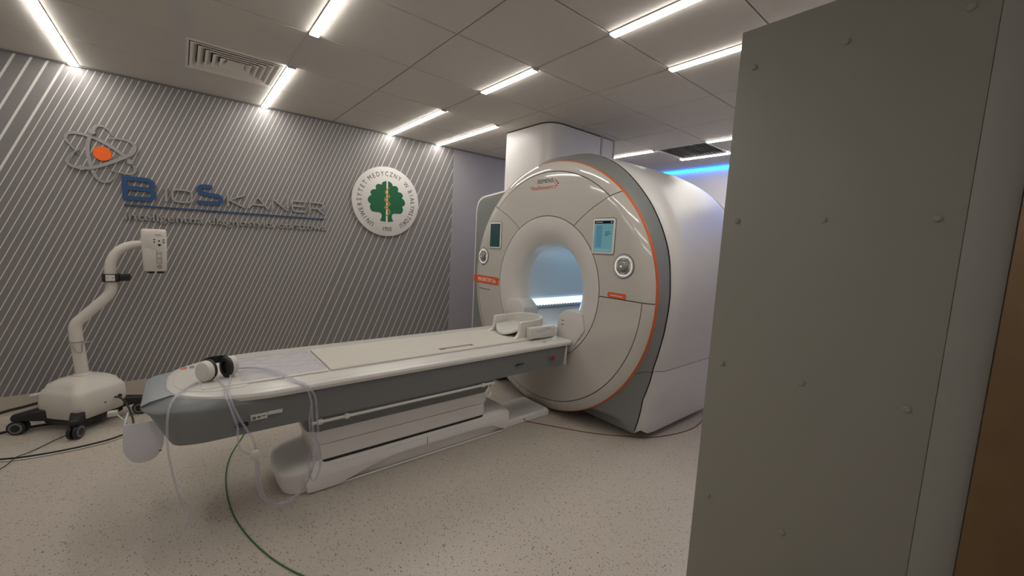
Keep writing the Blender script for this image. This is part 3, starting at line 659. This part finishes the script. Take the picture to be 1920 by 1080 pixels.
# clear air tubes from the headphones
def tubeobj(parent, pts, r=.0045, m='clear_tube', n=9, name='tube'): return MB().tube(smoothpath(pts, 8), r, n).build(name, m, parent, ang=60)
NR = TY-.415
at = thing('air_tube_set', (.9, NR, .3), 'clear plastic air tubes hanging over the table edge in a long loop', 'tubing')
conn = (.803, NR-.005, .424)
tubeobj(at, [(.742, TY-.09, .735), (.735, TY-.16, .719), (.722, TY-.25, .710), (.715, TY-.34, .712), (.718, TY-.396, .698), (.735, NR, .64), (.765, NR, .565), (.795, NR, .50), (.806, NR-.002, .445)])
tubeobj(at, [(.665, TY-.115, .742), (.69, TY-.17, .722), (.706, TY-.25, .710), (.702, TY-.34, .712), (.706, TY-.398, .698), (.722, NR-.01, .64), (.738, NR-.01, .57), (.738, NR-.01, .505), (.755, NR-.01, .455), (.79, NR-.006, .428)])
cb = MB().cyl((.803, NR-.020, .424), (.803, NR+.008, .424), .021, 20).build('connector', 'plastic_white', at, bevel=.003)
MB().box(.797, .811, NR-.012, NR+.002, .385, .41).build('connector_stub', 'plastic_white', cb, bevel=.002)
LB = NR-.01
for k, o_ in enumerate((0, .011)):
    tubeobj(at, [(.806+o_*.6, LB, .388), (.806+o_, LB, .32), (.815+o_, LB, .24), (.845+o_*.6, LB, .175), (.90, LB, .145-o_), (.97, LB, .16-o_), (1.025, LB, .225), (1.05+o_, LB, .33), (1.05+o_*2, LB, .44), (1.045+o_*2, LB, .55), (1.04+o_*2, NR, .64), (1.02+o_, TY-.397, .700), (.985+o_, TY-.33, .713), (.93+o_, TY-.20, .728), (.88+o_, TY-.10, .731), (.83, TY-.05, .731), (.79, TY-.04, .732), (.752, TY-.03, .738)])
tubeobj(at, [(1.045, NR-.004, .62), (1.035, NR, .52), (1.045, NR, .45), (1.075, NR, .40), (1.085, NR, .30), (1.07, NR, .22), (1.045, NR, .21), (1.03, NR, .28), (1.035, NR, .36)])
ft_ = tag(MB().tube(smoothpath([(.61, TY-.12, .713), (.565, TY-.185, .712), (.535, TY-.245, .708), (.512, TY-.305, .690), (.500, TY-.345, .64), (.497, TY-.358, .55), (.503, TY-.360, .45), (.520, TY-.36, .33), (.545, TY-.37, .22), (.565, TY-.38, .14)], 8), .0045, 9).build('foot_tube', 'clear_tube', None, ang=60), 'single thin clear tube hanging down from the foot end of the table', 'tubing')
# ================================================================== contrast injector on its stand
IX, IY = -.012, -.365
inj = thing('contrast_injector', (IX, IY, 0), 'cream contrast injector with bent arm on a black castered base', 'medical injector')
def rsq(h, z, r, k=0.): return [(IX+(p[0]-p[1])*.7071+k, IY+(p[0]+p[1])*.7071, z) for p in rrect(-h, h, -h, h, r, 7)]
MB().loft([rsq(.148, .085, .05), rsq(.166, .10, .05), rsq(.170, .20, .055), rsq(.166, .262, .055), rsq(.155, .288, .06), rsq(.148, .293, .06), rsq(.138, .322, .06), rsq(.105, .348, .06), rsq(.055, .362, .04)]).build('base_shell', 'injector_white', inj, ang=60)
MB().loft([rsq(.152, .055, .05), rsq(.155, .084, .05)]).build('base_bumper', 'black', inj)
for a, ln in ((-92, .285), (180, .315), (2, .300), (90, .27)):
    c_, s_ = cos(radians(a)), sin(radians(a)); lp = lambda d_, o_, z: (IX+c_*d_-s_*o_, IY+s_*d_+c_*o_, z)
    kb = 1.7 if a == 180 else 1.1
    MB().loft([[lp(.04, -.045*kb, .06), lp(.04, .045*kb, .06), lp(.04, .045*kb, .175), lp(.04, -.045*kb, .175)], [lp(.20, -.034*kb, .08), lp(.20, .034*kb, .08), lp(.20, .034*kb, .158), lp(.20, -.034*kb, .158)], [lp(ln+.03, -.026, .098), lp(ln+.03, .026, .098), lp(ln+.03, .026, .135), lp(ln+.03, -.026, .135)]]).build('leg', 'black', inj, bevel=.012, seg=3)
    yaw = radians(a+(70 if a != 90 else 0)); wx, wy = cos(yaw), sin(yaw); px, py, _ = lp(ln, 0, 0)
    for sd in (-1, 1):
        q0 = (px+wx*sd*.006, py+wy*sd*.006, .0485); q1 = (px+wx*sd*.028, py+wy*sd*.028, .0485)
        wh = MB().tube([q0, (px+wx*sd*.009, py+wy*sd*.009, .0485), (px+wx*sd*.025, py+wy*sd*.025, .0485), q1], [.044, .048, .048, .044], 28).build('wheel', 'black', inj)
        h0 = (px+wx*sd*.0275, py+wy*sd*.0275, .0485); h1 = (px+wx*sd*.0295, py+wy*sd*.0295, .0485)
        MB().cyl(h0, h1, .036, 24).build('wheel_ring', 'rubber_grey', wh); MB().cyl(h0, (px+wx*sd*.031, py+wy*sd*.031, .0485), .025, 20).build('wheel_hub', 'black', wh)
    MB().cyl((px, py, .05), (px, py, .105), .02, 14).build('caster_stem', 'black', inj)
MB().tube([(IX, IY, .350), (IX, IY, .372), (IX, IY, .378)], [.055, .050, .040], 24).build('pole_collar', 'injector_white', inj)
pole = smoothpath([(IX, IY, .36), (IX-.010, IY, .52), (IX-.020, IY, .66), (IX-.014, IY, .735), (.022, IY, .795), (.085, IY, .865), (.140, IY, .93), (.163, IY, .99), (.163, IY, 1.06), (.163, IY, 1.12), (.170, IY, 1.18), (.200, IY, 1.245), (.25, IY, 1.290), (.305, IY, 1.308), (.345, IY, 1.310)], 5)
MB().tube(pole, [.036-.006*min(1, i/len(pole)) for i in range(len(pole))], 18).build('pole', 'injector_white', inj, ang=60)
hk = MB().tube([(IX-.0165, IY, .606), (IX-.0165, IY, .612)], .0385, 20).build('pole_clip', 'steel', inj)
MB().tube(smoothpath([(IX-.04, IY-.038, .60), (IX-.02, IY-.042, .545), (IX+.01, IY-.042, .540), (IX+.016, IY-.04, .60), (IX+.06, IY-.045, .608)], 5), .003, 8).build('wire_hook', 'steel', hk)
MB().cyl((IX-.052, IY-.014, .672), (IX-.040, IY-.012, .672), .007, 10).build('pole_screw', 'black', inj)
cl = MB().prism(rrect(.118, .212, IY-.046, IY+.046, .02), lambda a, b, d_: (a, b, d_), 1.035, 1.092).build('clamp', 'black', inj, bevel=.003)
MB().prism(rrect(.205, .266, IY-.034, IY+.03, .012), lambda a, b, d_: (a, b, d_), 1.040, 1.088).build('clamp_block', 'black', cl, bevel=.004)
MB().cyl((.264, IY-.002, 1.064), (.276, IY-.002, 1.064), .008, 12).build('clamp_screw', 'red', cl)
MB().box(.140, .188, IY-.0485, IY-.0465, 1.042, 1.086).build('clamp_label', 'label_white', cl, smooth=False)
for x in (.150, .178): MB().box(x-.003, x+.003, IY-.0495, IY-.0486, 1.062, 1.068).build('label_print', 'red' if x < .16 else 'ink_dark', cl, smooth=False)
# injector head
hd = MB(); HY0, HY1 = IY-.085, IY+.055
def hs_(x0, x1, y0, y1, z, r): return [(p[0], p[1], z) for p in rrect(x0, x1, y0, y1, r, 6)]
hd.loft([hs_(.350, .468, HY0+.012, HY1-.01, 1.113, .025), hs_(.343, .476, HY0+.003, HY1, 1.124, .03), hs_(.340, .481, HY0, HY1, 1.26, .03), hs_(.338, .483, HY0, HY1, 1.41, .03), hs_(.342, .480, HY0+.004, HY1-.004, 1.424, .03), hs_(.352, .470, HY0+.014, HY1-.014, 1.430, .025)]); HD = hd.build('head', 'injector_white', inj, ang=50)
fr = lambda x, z, d_: (x, HY0-d_, z)
MB().prism(roundpoly([(.352, 1.30), (.40, 1.285), (.435, 1.262), (.470, 1.258), (.470, 1.402), (.352, 1.402)], .008, 3), fr, -.004, .0025).build('control_panel', 'plastic_white', HD, bevel=.0015)
for x, z, r in ((.413, 1.352, .0055), (.413, 1.333, .0055), (.466, 1.352, .0055), (.466, 1.333, .0055), (.440, 1.343, .006), (.441, 1.313, .009)): MB().cyl(fr(x, z, .001), fr(x, z, .005), r, 14).build('button', 'black', HD)
MB().prism([(.418, 1.387), (.452, 1.387), (.452, 1.392), (.418, 1.392)], fr, .001, .0034).build('label_print', 'ink_orange', HD, smooth=False)
MB().prism([(.416, 1.378), (.466, 1.378), (.466, 1.380), (.416, 1.380)], fr, .001, .0034).build('label_print', 'ink_grey', HD, smooth=False)
for z0, z1 in ((1.250, 1.287), (1.212, 1.248), (1.175, 1.210)):
    L_ = [(.423, z0), (.450, z0), (.450, z1), (.423, z1), (.423, z0)]
    ribbon_mesh(MB(), L_, .0022, fr, -.001, .002).build('key_outline', 'ink_grey', HD, smooth=False)
ribbon_mesh(MB(), [(.436+.012*cos(2*pi*k/20), 1.150+.012*sin(2*pi*k/20)) for k in range(21)], .0022, fr, -.001, .002).build('key_outline', 'ink_grey', HD, smooth=False)
MB().prism([(.428, 1.149), (.444, 1.149), (.444, 1.151), (.428, 1.151)], fr, -.001, .002).build('key_outline', 'ink_grey', HD, smooth=False)
for x in (.385, .440): MB().tube([(x, IY-.03, 1.114), (x, IY-.03, 1.100), (x, IY-.03, 1.096)], [.021, .021, .017], 20).build('syringe_port', 'black', HD)
# plug + socket on the base shell (right-hand face)
pf = lambda a, z, d_: (IX+(.17+d_)*.7071+a*.7071, IY-(.17+d_)*.7071+a*.7071, z)
MB().cyl(pf(.095, .185, -.004), pf(.095, .185, .012), .011, 14).build('socket', 'black', inj)
MB().cyl(pf(.0, .17, -.002), pf(.0, .17, .0012), .007, 16).build('shell_mark', 'ink_grey', inj)
MB().box(IX+.13, IX+.185, IY-.175, IY-.13, .070, .105).build('plug', 'white_cable', inj, bevel=.004)
MB().tube([(IX-.10, IY-.05, .318), (IX-.19, IY-.02, .268), (IX-.25, IY+.0, .255)], .011, 10).build('push_handle', 'injector_white', inj)
# ================================================================== cables on the floor
def cable(name, pts, r, m, label):
    return tag(MB().tube(smoothpath(pts, 10), r, 8).build(name, m, None, ang=60), label, 'cable')
cable('black_cable', [(.135, -.42, .185), (.19, -.475, .178), (.235, -.55, .12), (.262, -.64, .03), (.25, -.72, .008), (.15, -.80, .007), (-.004, -.832, .007), (-.185, -.825, .007), (-.34, -.775, .007), (-.60, -.66, .007), (-.95, -.60, .007)], .0065, 'black', 'black power cable curving over the floor from the injector base')
cable('white_cable', [(.165, -.53, .085), (.21, -.58, .04), (.26, -.66, .007), (.262, -.74, .006), (.16, -.825, .006), (0, -.856, .006), (-.185, -.848, .006), (-.34, -.798, .006), (-.60, -.685, .006), (-.95, -.62, .006)], .005, 'white_cable', 'white cable lying beside the black power cable on the floor')
cable('thin_black_cable', [(-.02, -.50, .004), (-.10, -.585, .004), (-.201, -.745, .006), (-.238, -.815, .019), (-.252, -.845, .017), (-.29, -.935, .004), (-.42, -1.2, .004)], .0025, 'black', 'thin dark cord running straight across the floor past the injector wheel')
cable('thick_black_cable', [(-.25, -.20, .15), (-.33, -.17, .125), (-.45, -.16, .10), (-.62, -.18, .05), (-.85, -.22, .012), (-1.2, -.3, .012)], .010, 'black', 'thick black cable leaving the back of the injector base')
cable('floor_lead', [(-.14, -.30, .009), (-.25, -.285, .009), (-.38, -.30, .009), (-.46, -.335, .009), (-.65, -.42, .009), (-1.0, -.5, .009)], .008, 'black', 'black lead on the floor under the injector wheels')
cable('green_cable', [(.93, -1.05, .004), (.862, -1.214, .004), (.762, -1.506, .004), (.723, -1.824, .004), (.735, -2.162, .004), (.808, -2.479, .004), (.92, -2.738, .004), (1.1, -3.0, .004), (1.3, -3.3, .004)], .0036, 'green_cable', 'thin green cable curving over the floor under the table')
cable('red_cable', [(2.705, -2.145, .012), (2.74, -2.165, .0035), (2.995, -2.554, .0035), (3.2, -2.77, .0035), (3.404, -2.920, .0035), (3.737, -3.005, .0035), (4.0, -2.985, .0035), (4.125, -2.945, .0035), (4.17, -2.915, .0035)], .0032, 'red_cable', 'thin red cable arcing over the floor around the scanner foot')
# ================================================================== wall signs
# atom emblem
at_ = thing('atom_emblem', (.12, 0, 1.98), 'grey atom emblem of three orbits around an orange nucleus on the striped wall', 'wall emblem')
orbA = [(0.0, 1.956), (-.032, 2.004), (-.055, 2.036), (-.066, 2.066), (-.057, 2.095), (-.035, 2.110), (.003, 2.113), (.044, 2.107), (.09, 2.093), (.153, 2.060), (.206, 2.020), (.254, 1.978), (.287, 1.938), (.303, 1.897), (.290, 1.865), (.261, 1.852), (.216, 1.856), (.158, 1.866)]
orbB = [(.185, 2.130), (.163, 2.168), (.137, 2.188), (.108, 2.190), (.085, 2.166), (.060, 2.097), (.047, 2.044), (.044, 1.986), (.049, 1.933), (.058, 1.879), (.068, 1.836), (.087, 1.795), (.119, 1.774), (.152, 1.783), (.177, 1.814), (.193, 1.855)]
orbC = [(.157, 2.103), (.204, 2.114), (.258, 2.111), (.293, 2.095), (.308, 2.063), (.296, 2.023), (.26, 1.990), (.22, 1.961), (.174, 1.931), (.119, 1.898), (.059, 1.870), (.007, 1.860), (-.039, 1.867), (-.063, 1.890), (-.062, 1.915), (-.040, 1.955), (.001, 2.001)]
for k, ob in enumerate((orbA, orbB, orbC)):
    p = smoothpath([(x, z, 0) for x, z in ob], 6); n_ = len(p); wd = [.004+.019*sin(pi*i/(n_-1))**.8 for i in range(n_)]
    ribbon_mesh(MB(), [(q.x, q.y) for q in p], wd, onwall, .004+.0045*k, .012+.0045*k).build('orbit', 'letter_grey', at_, smooth=False)
for x, z in ((.074, 2.137), (.276, 1.947), (.007, 1.862)): MB().cyl(onwall(x, z, .004), onwall(x, z, .026), .0195, 24).build('electron', 'letter_grey', at_)
MB().prism([(.122+.050*cos(2*pi*k/40), 1.985+.053*sin(2*pi*k/40)) for k in range(40)], onwall, .002, .020).build('nucleus', 'nucleus', at_, label='orange nucleus disc')
# company lettering built from strokes
lt = thing('company_lettering', (.97, 0, 1.72), 'raised blue and grey company name lettering with blue underline on the striped wall', 'wall sign')
def letter(strokes, wd, m, x0, x1, z0, z1):
    mb = MB()
    for i_, s_ in enumerate(strokes):
        pts = [(x0+(x1-x0)*a, z0+(z1-z0)*b) for a, b in s_]
        ribbon_mesh(mb, pts, wd, onwall, .003+.0004*i_, .020+.0007*i_)
    mb.build('letter', m, lt, smooth=False, ang=30)
def arc(cx_, cz_, rx, rz, a0, a1, n=10): return [(cx_+rx*cos(radians(a0+(a1-a0)*k/n)), cz_+rz*sin(radians(a0+(a1-a0)*k/n))) for k in range(n+1)]
BW = .034
letter([[(.08, .08), (.08, .92)], [(.0, .92), (.72, .92)]+arc(.72, .715, .2, .205, 90, -90)+[(.12, .51)], [(.72, .51)]+arc(.74, .295, .2, .215, 90, -90)+[(.02, .08)]], BW, 'letter_blue', .221, .418, 1.652, 1.834)
letter([[(.5, 0), (.5, 1)]], .017, 'letter_grey', .468, .500, 1.660, 1.772)
letter([arc(.68, .72, .26, .22, 90, 0, 6)+arc(.68, .28, .26, .22, 0, -90, 6)+arc(.32, .28, .26, .22, -90, -180, 6)+arc(.32, .72, .26, .22, 180, 90, 6)+[(.68, .94)]], .015, 'letter_grey', .516, .658, 1.660, 1.774)
letter([[(.60, .90), (.34, .92)]+arc(.30, .73, .20, .19, 90, 250, 8)+[(.66, .50)]+arc(.72, .30, .20, .20, 80, -90, 8)+[(.04, .09)]], BW, 'letter_blue', .683, .868, 1.662, 1.832)
letter([[(.06, 0), (.06, 1)], [(.98, 1), (.12, .52), (1, 0)]], .015, 'letter_grey', .896, 1.030, 1.662, 1.774)
letter([[(0, 0), (.5, .97), (1, 0)], [(.22, .33), (.78, .33)]], .015, 'letter_grey', 1.058, 1.215, 1.660, 1.774)
letter([[(.05, 0), (.05, .96)], [(.03, .97), (.95, .04)], [(.95, .03), (.95, 1)]], .015, 'letter_grey', 1.245, 1.386, 1.660, 1.774)
letter([[(.95, .94), (.30, .94)]+arc(.30, .72, .24, .22, 90, 180, 5)+arc(.30, .28, .24, .22, 180, 270, 5)+[(1, .06)], [(.06, .50), (.92, .50)]], .015, 'letter_grey', 1.412, 1.542, 1.660, 1.774)
letter([[(.06, 0), (.06, .94)], [(.03, .94), (.72, .94)]+arc(.72, .69, .22, .25, 90, -90, 8)+[(.10, .44)], [(.55, .44), (.99, 0)]], .015, 'letter_grey', 1.568, 1.711, 1.660, 1.774)
MB().box(.226, 1.714, -.016, -.003, 1.605, 1.616).build('underline', 'letter_blue', lt, smooth=False)
# tagline
tg = thing('tagline_lettering', (.97, 0, 1.52), 'small grey raised tagline lettering under the company name', 'wall sign')
me = text_mesh('inteligentna diagnostyka obrazowa', .084, .006, Matrix(), 1., 'LEFT')
xs = [v.co.x for v in me.vertices]; kx = (1.722-.222)/(max(xs)-min(xs)); bpy.data.meshes.remove(me)
# one mesh per letter: lay the glyphs out by the advance of the growing string
txt = 'inteligentna diagnostyka obrazowa'
def width(s_):
    if not s_: return 0.
    m_ = text_mesh(s_+'.', .084, .0, Matrix(), 1., 'LEFT'); r_ = max(v.co.x for v in m_.vertices); bpy.data.meshes.remove(m_); return r_
w0 = width('')or 0; dotw = width(' ') ; 
adv = [0.]
for k in range(1, len(txt)): adv.append(width(txt[:k]))
d0 = (lambda m_: (max(v.co.x for v in m_.vertices), bpy.data.meshes.remove(m_))[0])(text_mesh('.', .084, 0, Matrix(), 1., 'LEFT'))
for k, ch in enumerate(txt):
    if ch == ' ': continue
    x = .222+(adv[k]-(d0 if k else 0))*kx
    c = bpy.data.curves.new('t', 'FONT'); c.body = ch; c.size = .084; c.extrude = .006; c.resolution_u = 3; c.offset = .0012
    o = bpy.data.objects.new('t', c); COL.objects.link(o); dg = bpy.context.evaluated_depsgraph_get(); dg.update()
    me = bpy.data.meshes.new_from_object(o.evaluated_get(dg)); bpy.data.objects.remove(o); bpy.data.curves.remove(c)
    me.transform(wallM(x, -.010, 1.497) @ Matrix.Diagonal((kx, 1, 1, 1))); me.materials.clear(); me.materials.append(MATS['letter_grey']); me.name = 'letter'; link('letter', me, tg)
# round plaque
PX, PZ, PR = 2.367, 1.853, .383
pq = thing('round_plaque', (PX, 0, PZ), 'round white university plaque with a green tree emblem on the striped wall', 'wall plaque')
MB().prism([(PX+PR*cos(2*pi*k/96), PZ+PR*sin(2*pi*k/96)) for k in range(96)], onwall, .002, .028).build('disc', 'plaque_white', pq, bevel=.002, ang=40)
T = [(0, .228), (.03, .222), (.056, .205), (.066, .182), (.095, .186), (.118, .176), (.130, .155), (.128, .125), (.160, .118), (.184, .098), (.186, .075), (.176, .058), (.200, .040), (.216, .006), (.206, -.022), (.182, -.040), (.192, -.065), (.186, -.095), (.166, -.118), (.130, -.122), (.085, -.124), (.062, -.140), (.058, -.165), (.066, -.195), (.078, -.210), (.045, -.219), (.012, -.222)]
for sg in (-1, 1):
    q = smoothpath([(sg*max(.010, a), b, 0) for a, b in T], 4)
    MB().prism([(PX+v.x, PZ+v.y) for v in q], onwall, .026, .0305).build('tree_half', 'tree_green', pq, smooth=False)
MB().prism([(PX-.0055, PZ-.222), (PX+.0055, PZ-.222), (PX+.0055, PZ+.226), (PX-.0055, PZ+.226)], onwall, .026, .0315).build('staff', 'staff_white', pq, smooth=False)
sn = smoothpath([(.028, .148, 0), (.014, .150, 0), (-.006, .130, 0), (-.018, .100, 0), (-.006, .082, 0), (.020, .072, 0), (.028, .058, 0), (.010, .046, 0), (-.018, .038, 0), (-.026, .020, 0), (-.012, .004, 0), (.016, -.004, 0), (.030, -.022, 0), (.018, -.040, 0), (-.010, -.050, 0), (-.022, -.066, 0), (-.006, -.078, 0), (.020, -.086, 0), (.034, -.106, 0), (.026, -.130, 0), (.0, -.146, 0), (-.012, -.160, 0), (-.014, -.175, 0)], 5)
ribbon_mesh(MB(), [(PX+v.x, PZ+v.y) for v in sn], [.010+.007*sin(pi*min(1, (i+6)/len(sn)))**.6 for i in range(len(sn))], onwall, .030, .0335).build('snake', 'snake_gold', pq, smooth=False)
def ringtext(s_, mid, step):
    n_ = len(s_)
    for k, ch in enumerate(s_):
        if ch == ' ': continue
        a = radians(mid-(k-(n_-1)/2)*step); R_ = .305
        put_text('ring_letter', ch, .072, .0006, wallM(PX+R_*cos(a), -.0288, PZ+R_*sin(a), a-pi/2), 'ink_dark', pq, .82)
ringtext('UNIWERSYTET', 190, 9.3); ringtext('MEDYCZNY', 96, 9.6); ringtext('W', 43.5, 9); ringtext('BIAŁYMSTOKU', -14, 8.3)
put_text('year_lettering', '1950', .064, .0006, wallM(PX+.004, -.0288, PZ-.304), 'ink_dark', pq, .88)
